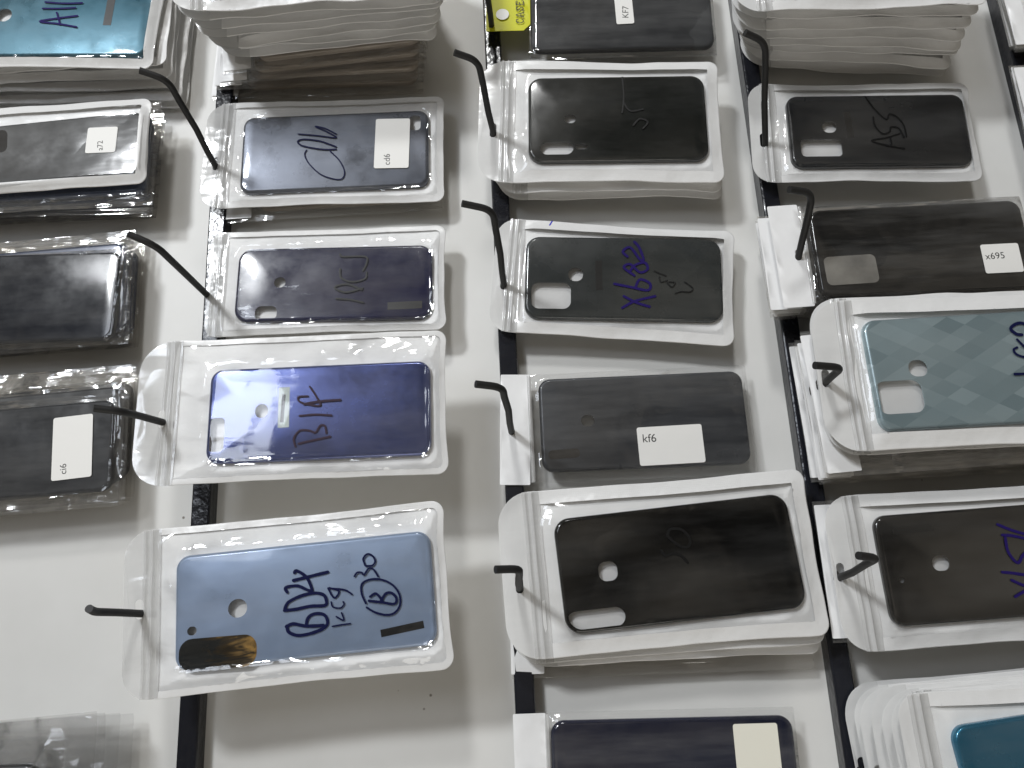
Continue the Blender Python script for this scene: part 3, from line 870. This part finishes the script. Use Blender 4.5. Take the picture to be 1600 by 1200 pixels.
        hl = rrect(hx, hy, 5.4, 12.5, 2.6, 0, 5)
        extra = []
        st = 4.0 if ds < 4 else 8.0
        gx = -L / 2 + st
        while gx < x0 - 1:
            gy = -w2 + st
            while gy < w2 - 1:
                if inside((gx, gy), out) and not inside((gx, gy), rrect(hx, hy, 8.5, 16, 3)): extra.append((gx, gy))
                gy += st
            gx += st
        v2, f2 = fill(out, [hl], extra)
        zt = lambda x, y: 1.6 + wavef(x, y) + (top(x0 + .1, y) - 1.6 - wavef(x0, y)) * sstep(1 - (x0 - x) / 12) + .8 * noise.noise((x * .05, y * .04, sx + 9))
        n = len(v2)
        vs = [(x, y, zt(x, y)) for x, y in v2] + [(x, y, zt(x, y) - .35) for x, y in v2]
        slack(mesh('hang_tab', vs, list(f2) + [tuple(n + i for i in reversed(t)) for t in f2], tabmat, root))
        # zip: a flat welded band with two ridges
        if front:
            vs, fs = [], []
            prof = [(-9.5, .35), (-8.6, .35), (-8.2, 1.1), (-7.6, 1.35), (-7.0, 1.1), (-6.6, .4), (-4.2, .4), (-3.8, 1.3), (-3.1, 1.6), (-2.4, 1.3), (-2.0, .4), (1.5, .4), (2.6, .3)]
            m_ = 26
            for px, pz in prof:
                for j in range(m_ + 1):
                    y = -w2 + .4 + (Wd - .8) * j / m_
                    x = x0 + px
                    zz = (zt(min(x, x0), y) if x <= x0 else top(x, y)) + pz
                    vs.append((x + .3 * noise.noise((y * .05, sx, px * .1)), y, zz))
            for r_ in range(len(prof) - 1):
                for j in range(m_):
                    a = r_ * (m_ + 1) + j
                    fs.append((a, a + m_ + 1, a + m_ + 2, a + 1))
            slack(mesh('zip_strip', vs, fs, 'film_strip', root))
    elif card:
        x, y, r_, l, w = card
        hl = []
        if hole: hl = [rrect(max(x - l / 2 + 4, min(x + l / 2 - 4, hole[0])), hole[1] + 1, 4.5, 8, 2.2, 0, 5)]
        sg = seed * 3.3
        ex = [(x + (i / 5 - .5) * l * .9, y + (j / 11 - .5) * w * .93) for i in range(6) for j in range(12)]
        ex = [q for q in ex if not (hl and inside(q, rrect(hole[0], hole[1] + 1, 9, 13, 2)))]
        ol = rrect(x, y, l, w, .8, r_, 2)
        if cardmat == 'yellow_card': ol = [(x - l / 2, y - w / 2), (x + l / 2 - 6, y - w / 2), (x + l / 2, y - w / 2 + 7), (x + l / 2, y + w / 2 - 7), (x + l / 2 - 6, y + w / 2), (x - l / 2, y + w / 2)]
        v2, f2 = fill(ol, hl, ex if cardmat != 'yellow_card' else [q for q in ex if inside(q, ol)])
        zc = lambda a, b: 2.4 + 1.0 * noise.noise((a * .06 + sg, b * .05, sg)) + .5 * abs(noise.noise((a * .12, b * .1 + sg, 1.7)))
        n = len(v2)
        o = mesh('header_card', [(a, b, zc(a, b) + .5) for a, b in v2] + [(a, b, zc(a, b)) for a, b in v2], list(f2) + [tuple(n + i for i in reversed(t)) for t in f2], cardmat, root)
        if ds < 4 and cardmat == 'white_card':      # welded silver seam where the film meets the card
            vs, fs = [], []
            for px, pz in ((0, .2), (.6, 1.3), (1.6, 1.6), (2.6, 1.2), (3.2, .2)):
                for j in range(31):
                    yy = y + (j / 30 - .5) * min(w, Wd) * .98
                    xx = x + l / 2 - 1 + px
                    vs.append((xx, yy, max(zc(xx, yy), min(top(max(xx, x0), yy), 4)) + pz + .25 * noise.noise((yy * .6, sx, 0))))
            for r2 in range(4):
                for j in range(30):
                    a = r2 * 31 + j
                    fs.append((a, a + 31, a + 32, a + 1))
            slack(mesh('seam', vs, fs, 'film_strip', root))
    for (x, y, r_, l, w, txt, *rest) in stickers:
        ol = rrect(x, y, l, w, 1.6, r_, 4)
        zs = max(top(a, b) for a, b in ol + [(x, y), (x + l / 4, y), (x - l / 4, y), (x, y + w / 4), (x, y - w / 4)]) + .25
        so = plate('sticker', ol, zs - .12, zs, 'sticker_white' if txt != None else 'sticker_cream', root)
        if txt:
            c, s = math.cos(r_), math.sin(r_)
            a, b, d, e = rest[0]
            text_mesh('printed_text', txt, so, 'print_black', (x + a * c - b * s, y + a * s + b * c), (x + d * c - e * s, y + d * s + e * c), zs + .03)
    by = {}
    for mt, w, pts in strokes: by.setdefault(mt, []).append((w, pts))
    for mt, lst in by.items():
        vs, fs = [], []
        for k, (w, pts) in enumerate(lst):
            a, b = ribbon(pts, w, top, .30 + .035 * k)
            o_ = len(vs); vs += a; fs += [tuple(o_ + i for i in t) for t in b]
        mesh('pen_mark' if mt == 'blueink' else 'handwriting', vs, fs, 'ink_' + mt, root)
    root_top[root.name] = top
    return root
root_top = {}

# ------------------------------------------------------------------ display board, rails, hooks
vs = [(-1000, -900, -18), (1000, -900, -18), (1000, 1600, -18), (-1000, 1600, -18), (-1000, -900, 0), (1000, -900, 0), (1000, 1600, 0), (-1000, 1600, 0)]
board = mesh('wall_board', vs, [(3, 2, 1, 0), (4, 5, 6, 7), (0, 1, 5, 4), (1, 2, 6, 5), (2, 3, 7, 6), (3, 0, 4, 7)], 'board_white', None, False)
place(board, 0, 0, 0)
tag(board, 'large white laminate wall board behind all the hanging bags', 'wall', kind='structure')

def tube(path, r, n=12):
    vs, fs = [], []
    P = [Vector(p) for p in path]
    up = Vector((.3, 1, .1)).normalized()
    for i, p in enumerate(P):
        d = (P[min(i + 1, len(P) - 1)] - P[max(i - 1, 0)]).normalized()
        a = d.cross(up).normalized(); b = d.cross(a)
        for k in range(n):
            t = 2 * math.pi * k / n
            vs.append(tuple(p + (a * math.cos(t) + b * math.sin(t)) * r))
    for i in range(len(P) - 1):
        for k in range(n):
            j = (k + 1) % n
            fs.append((i * n + k, i * n + j, (i + 1) * n + j, (i + 1) * n + k))
    fs.append(tuple(range(n))[::-1]); fs.append(tuple((len(P) - 1) * n + k for k in range(n)))
    return vs, fs

RAILS = [(-470, 'black enamelled rail carrying the bags cut off along the left edge'),
         (-240.7, 'black hammered enamel rail behind the light blue and purple blue covers'),
         (-8.3, 'black enamel rail behind the bags marked X682 and kf6'),
         (210.3, 'black enamel rail with its left side showing, behind the diamond patterned teal cover'),
         (437.0, 'black enamel rail at the right edge beside the cut off cards')]
for ru, lab in RAILS:
    w, hh, b = 7.0, 13.6, 1.4
    sec = [(-w, .05), (-w, hh - b), (-w + b * .3, hh - b * .3), (-w + b, hh), (w - b, hh), (w - b * .3, hh - b * .3), (w, hh - b), (w, .05)]
    vs, fs = [], []
    for yy in (-700, 1450):
        vs += [(x, yy, z) for x, z in sec]
    k = len(sec)
    for i in range(k):
        j = (i + 1) % k
        fs.append((i, i + k, j + k, j))
    fs += [tuple(range(k)), tuple(range(2 * k - 1, k - 1, -1))]
    o = mesh('wall_rail', vs, fs, 'rail_black', None, False)
    place(o, ru, 0, 0)
    tag(o, lab, 'rail', 'black rails on the display board')

def make_hook(key, pts, label):
    a, b, c = [Vector(p) for p in pts]
    d1 = (b - a).normalized(); d2 = (c - b).normalized()
    rb = min(9.0, (c - b).length * .45)
    mid = (a + b) / 2 + Vector((.8 * math.sin(a.y), .8 * math.cos(a.y * 1.7), 0))
    path = [a, a * .75 + b * .25, mid, a * .2 + b * .8]
    p0 = b - d1 * rb; p2 = b + d2 * rb
    for i in range(9):
        t = i / 8
        path.append(p0 * (1 - t) ** 2 + b * 2 * t * (1 - t) + p2 * t * t)
    path.append(c)
    vs, fs = tube([p - a for p in path], 2.45)
    o = mesh('display_hook', vs, fs, 'hook_black')
    bm = bmesh.new(); bm.from_mesh(o.data)
    for f in bm.faces:
        if len(f.verts) > 4:
            for e in f.edges: e.smooth = False
    bm.to_mesh(o.data); bm.free()
    place(o, a.x, a.y, a.z)
    tag(o, label, 'hook', 'black hooks welded to the rails')
    return o
HL = {'kC06': 'bent black hook through the tab of the grey blue cover marked C06', 'kB73': 'bent black hook above the navy cover in the second zip bag of its column',
      'kB1f': 'black hook through the tab of the purple blue cover marked B1f', 'kBD4': 'black hook pointing left through the tab of the light blue cover marked BD4',
      'k1105': 'bent black hook left of the black cover below the yellow card', 'kX682': 'bent black hook through the tab of the cover marked X682',
      'kkf6': 'bent black hook through the white header card left of the kf6 sticker', 'kS50': 'short looking black hook through the tab of the glossy black cover marked 50',
      'kA55': 'long black hook through the tab of the cover marked A55', 'kx695': 'black hook through the white header card beside the x695 cover',
      'kteal': 'black hook in front of the white tab of the diamond patterned teal cover', 'kA51': 'black hook through the tab of the dark cover below the teal one',
      'KF7': 'black hook through the yellow header card reading CASE', 'A11': 'black hook holding the teal blue cover marked A11', 'a72': 'black hook holding the bag with the a72 sticker',
      'navy': 'black hook holding the stack of navy covers at the left edge', 'ci6': 'black hook holding the stack with the ci6 sticker', 'poly': 'black hook holding the clear bags in the bottom left corner',
      'c1zip': 'black hook holding the tall stack of white edged bags above C06', 'kcream': 'black hook holding the navy cover with a cream sticker at the bottom edge', 'c3zip': 'black hook holding the white edged stack above A55',
      'kblue': 'black hook holding the fanned stack with a blue cover in the bottom right corner', 'c4a': 'black hook holding the cards in the top right corner', 'c4b': 'black hook holding the cards at the right edge below the corner'}
for k, pts in HOOKS.items():
    make_hook(k, pts, HL[k])

# ------------------------------------------------------------------ the packed covers facing the viewer
BAGL = {
 'A11': 'zip bag in the top left corner with a teal blue cover marked A11',
 'a72': 'zip bag at the left edge with a dark grey cover and an a72 sticker',
 'navy': 'front clear bag with a blank navy black cover at the left edge',
 'ci6': 'front clear bag with a black cover and a large ci6 sticker',
 'poly': 'crumpled clear bag in front at the bottom left corner',
 'kC06': 'zip bag with a grey blue cover, C06 in pen and a white cd6 sticker',
 'kB73': 'shiny zip bag with a dark navy cover between the C06 and B1f bags',
 'kB1f': 'shiny zip bag with a purple blue cover marked B1f in brown pen',
 'kBD4': 'shiny zip bag with a light blue cover marked BD4 and a circled B',
 'KF7': 'clear bag with a black cover, a KF7 sticker and a yellow card reading CASE',
 'k1105': 'white rimmed zip bag with a black cover below the yellow CASE card',
 'kX682': 'white rimmed zip bag with a dark grey cover marked X682 in violet pen',
 'kkf6': 'clear bag with a charcoal cover, white header card and kf6 sticker',
 'kS50': 'large white rimmed zip bag with a glossy black cover marked 50 in black pen',
 'kcream': 'clear bag at the bottom edge with a navy black cover and cream sticker',
 'kA55': 'zip bag with a black cover marked A55, large square camera opening, top right',
 'kx695': 'clear bag with a wide glossy black cover and an x695 sticker',
 'kteal': 'zip bag at the right edge with a teal cover of printed diamonds',
 'kA51': 'zip bag at the right edge with a dark cover marked in violet pen',
 'kblue': 'zip bag in the bottom right corner with a deep teal blue cover'}
COVL = {
 'A11': 'teal blue metallic phone cover in the bag marked A11', 'a72': 'matt dark grey phone cover in the bag with the a72 sticker', 'navy': 'blank navy black phone cover at the left edge, front of its stack',
 'ci6': 'matt black phone cover under the ci6 sticker', 'poly': 'dark phone cover at the lower edge of the crumpled bag, bottom left corner', 'kC06': 'grey blue metallic phone cover in the bag marked C06',
 'kB73': 'dark navy phone cover in the bag between C06 and B1f', 'kB1f': 'glossy purple blue phone cover in the bag marked B1f', 'kBD4': 'light blue phone cover in the bag marked BD4',
 'KF7': 'matt black phone cover under the KF7 sticker', 'k1105': 'black phone cover with a slim camera slot, below the yellow CASE card', 'kX682': 'dark grey phone cover with a square camera opening, marked X682',
 'kkf6': 'charcoal phone cover under the kf6 sticker', 'kS50': 'glossy black phone cover with a long camera slot, marked 50', 'kcream': 'navy black phone cover under the cream sticker at the bottom edge',
 'kA55': 'black phone cover with a square camera opening, marked A55', 'kx695': 'wide glossy black phone cover under the x695 sticker', 'kteal': 'teal phone cover printed with diamonds at the right edge',
 'kA51': 'dark glossy phone cover below the teal diamond one', 'kblue': 'deep teal blue phone cover in the bottom right corner'}
SHINY = {'kC06', 'kB73', 'kB1f', 'kBD4', 'A11'}
GB = {'zip': 'zip bags hung on the hooks', 'opp': 'clear bags hung on the hooks'}
PARAM = {'kB1f': dict(tabmat='film_tab_clear', rimw=4.0, wr=.75, wave=1.3), 'kBD4': dict(rimw=4.5, wr=.8, wave=1.4, tabmat='film_tab_clear'), 'kB73': dict(tabmat='film_tab_clear', rimw=4.5, wr=.7, wave=1.2), 'kC06': dict(tabmat='film_tab_clear', rimw=5.5, wr=.5),
         'k1105': dict(rimw=9.0, wr=.2, wave=1.4), 'kX682': dict(rimw=8.5, wr=.25, wave=1.5), 'kA55': dict(rimw=6.5, wr=.3, wave=1.6), 'kS50': dict(rimw=9.5, wr=.4, wave=1.2), 'kteal': dict(rimw=11.0, wr=.3),
         'kA51': dict(rimw=8.5, wr=.3), 'a72': dict(rimw=7.0, wr=.25), 'A11': dict(rimw=7.0, wr=.6, wave=1.2), 'kblue': dict(rimw=8.0, wr=.3)}
seed = 1
for k, d in ITEMS.items():
    u, v, ang, L, Wd = d['rect']
    kw = dict(PARAM.get(k, {}))
    zx = d.get('zip')
    if d['kind'] == 'zip' and zx is None: zx = -L / 2 + 27
    card = d.get('card')
    if k == 'KF7':
        card = [-L / 2 + 20, 14, 0, 38, 78]
        kw['cardmat'] = 'yellow_card'
    rt = make_bag(d['kind'], k, u, v, d['h'] + .35, ang, L, Wd, d['cover'], seed + (57 if k == 'poly' else 0), BAGL[k], GB[d['kind']], 'zip bag' if d['kind'] == 'zip' else 'clear bag', zipx=zx, hole=d.get('hole'),
                  stickers=d['stickers'], strokes=d['strokes'], card=card, shiny=k in SHINY, **({'wr': .25 if k == 'poly' else .6, **kw} if d['kind'] == 'opp' else kw))
    cxl, cyl, crl, cl, cw = d['cover']
    c, s = math.cos(ang), math.sin(ang)
    make_cover(k, u + cxl * c - cyl * s, v + cxl * s + cyl * c, d['h'] - .3, ang + crl, cl, cw, 'cover_' + k, d['holes'], d['patches'], COVL[k], 'phone covers inside the bags', rc=(11 if k in ('kB73', 'k1105', 'kX682', 'kS50') else 9))
    if k == 'KF7':                                   # black lettering and round emblem printed on the yellow card
        zf = lambda a, b: 4.3
        CASE = {'C': [[(.85, .2), (.6, .02), (.25, .1), (.08, .5), (.25, .9), (.6, .98), (.85, .8)], [(.85, .95), (.85, .7)]],
                'A': [[(.05, 0), (.5, 1), (.95, 0)], [(.25, .35), (.75, .35)], [(-.05, 0), (.2, 0)], [(.8, 0), (1.05, 0)]],
                'S': [[(.85, .8), (.6, .98), (.25, .9), (.2, .65), (.5, .5), (.8, .35), (.75, .1), (.45, .02), (.15, .15)], [(.13, .0), (.13, .28)], [(.86, .98), (.86, .72)]],
                'E': [[(.15, 0), (.15, 1)], [(.02, 1), (.85, 1), (.85, .78)], [(.15, .52), (.6, .52)], [(.02, 0), (.88, 0), (.88, .24)]]}
        vs, fs = [], []
        for n_, ch in enumerate('CASE'):
            for st in CASE[ch]:
                pts = [(-L / 2 + 33 - py * 6.2, -18.5 + n_ * 6.2 + px * 4.6) for px, py in st]
                a, b = ribbon(pts, .75, zf, 0)
                o_ = len(vs); vs += a; fs += [tuple(o_ + i for i in t) for t in b]
        par = [c_ for c_ in rt.children if c_.name.startswith('header_card')][0]
        mesh('printed_text', vs, fs, 'print_black', par)
        plate('round_emblem', rrect(-L / 2 + 15, -9, 11, 11, 5.4, 0, 8), 4.0, 4.15, 'emblem_white', par)
    seed += 1

# ------------------------------------------------------------------ the stacks behind them
ORD = ['first', 'second', 'third', 'fourth', 'fifth', 'sixth', 'seventh', 'eighth', 'ninth']
BEH = {'A11': ('behind the teal blue A11 cover', 1), 'a72': ('behind the a72 sticker', 1), 'navy': ('behind the blank navy cover', 1), 'ci6': ('behind the ci6 sticker', 1),
       'poly': ('in the bottom left corner', 1), 'c1zip': ('above the C06 bag', 0), 'c1opp': ('under the white stack above C06', 0), 'kC06': ('behind the C06 bag', 1), 'k1105': ('below the yellow card', 1),
       'kS50': ('behind the glossy black 50 cover', 1), 'kS50b': ('behind the glossy black 50 cover', 3), 'c3zip': ('above the A55 bag', 0), 'kx695': ('behind the x695 sticker', 1),
       'kteal': ('behind the teal diamond cover', 1), 'ktealb': ('behind the teal diamond cover', 2), 'kA51': ('behind the lowest violet marked cover', 1), 'kblue': ('in the bottom right corner', 1),
       'c4a': ('in the top right corner', 0), 'c4b': ('below the top right corner', 0)}
HK = {'c1opp': 'c1zip', 'kS50b': 'kS50', 'ktealb': 'kteal'}
rnd = random.Random(11)
for k, d in STACKS.items():
    where, off = BEH[k]
    n = d['n']
    ha, hb_, hc = [Vector(p) for p in HOOKS[HK.get(k, k)]]
    for i in range(n):
        t = i / max(1, n - 1)
        a, b = d['top'], d['bot']
        r = [a[q] * (1 - t) + b[q] * t for q in range(5)]
        j = 0.0 if i in (0, n - 1) else 1.0
        r[0] += rnd.uniform(-2.2, 2.2) * j; r[1] += rnd.uniform(-1.6, 1.6) * j; r[2] += rnd.uniform(-.022, .022) * j
        hh = d['ht'] * (1 - t) + d['hb'] * t
        pitch = (d['ht'] - d['hb']) / max(1, n - 1) if n > 1 else 6.0
        thick = max(4.0, min(5.9, pitch * .8))
        u, v, ang, L, Wd = r
        tt = (hh - ha.z) / (hb_.z - ha.z)
        hk = ha + (hb_ - ha) * tt
        du, dv = hk.x - u, hk.y - v
        c, s = math.cos(ang), math.sin(ang)
        hole = (du * c + dv * s, -du * s + dv * c)
        cl, cw = min(158, L - 34), min(75, Wd - 18)
        no = i + off
        if d['kind'] == 'zip':
            cov = (9, 0, 0, cl, cw)
            lab = '%s zip bag from the front, white edge showing, %s' % (ORD[no], where)
            make_bag('zip', k, u, v, hh, ang, L, Wd, cov, seed, lab, 'white edged zip bags stacked behind others', zipx=-L / 2 + 26, hole=hole, ds=5.0, rimw=8.0, wave=3.0, thick=thick, front=(i == 0 or k == 'A11'), corner=9)
        else:
            cov = (12, -15 if k == 'poly' else 0, 0, cl, cw)
            lab = '%s bag from the front, clear film, %s' % (ORD[no], where)
            cd = [-L / 2 + 11.5, 0, rnd.uniform(-.02, .02), 23, Wd * .94] if k not in ('poly',) else None
            make_bag('opp', k, u, v, hh, ang, L, Wd, cov, seed, lab, 'clear bags stacked behind others', 'clear bag', hole=hole, ds=5.5, card=cd, wave=.8, thick=thick, wr=.45, crinkle=(k != 'poly'))
            mt = {'a72': 'cover_blueblack', 'navy': 'cover_blueblack', 'ci6': 'cover_ci6', 'poly': 'cover_poly', 'kx695': 'cover_kx695', 'ktealb': 'cover_dark', 'kA51': 'cover_dark'}.get(k, 'cover_taupe')
            make_cover(k, u + cov[0] * c - cov[1] * s, v + cov[0] * s + cov[1] * c, hh - .65, ang, cl, cw, mt, label=('taupe' if mt == 'cover_taupe' else 'dark') + ' phone cover inside the %s bag from the front %s' % (ORD[no], where), group='phone covers in the stacked clear bags', simple=False)
        seed += 1
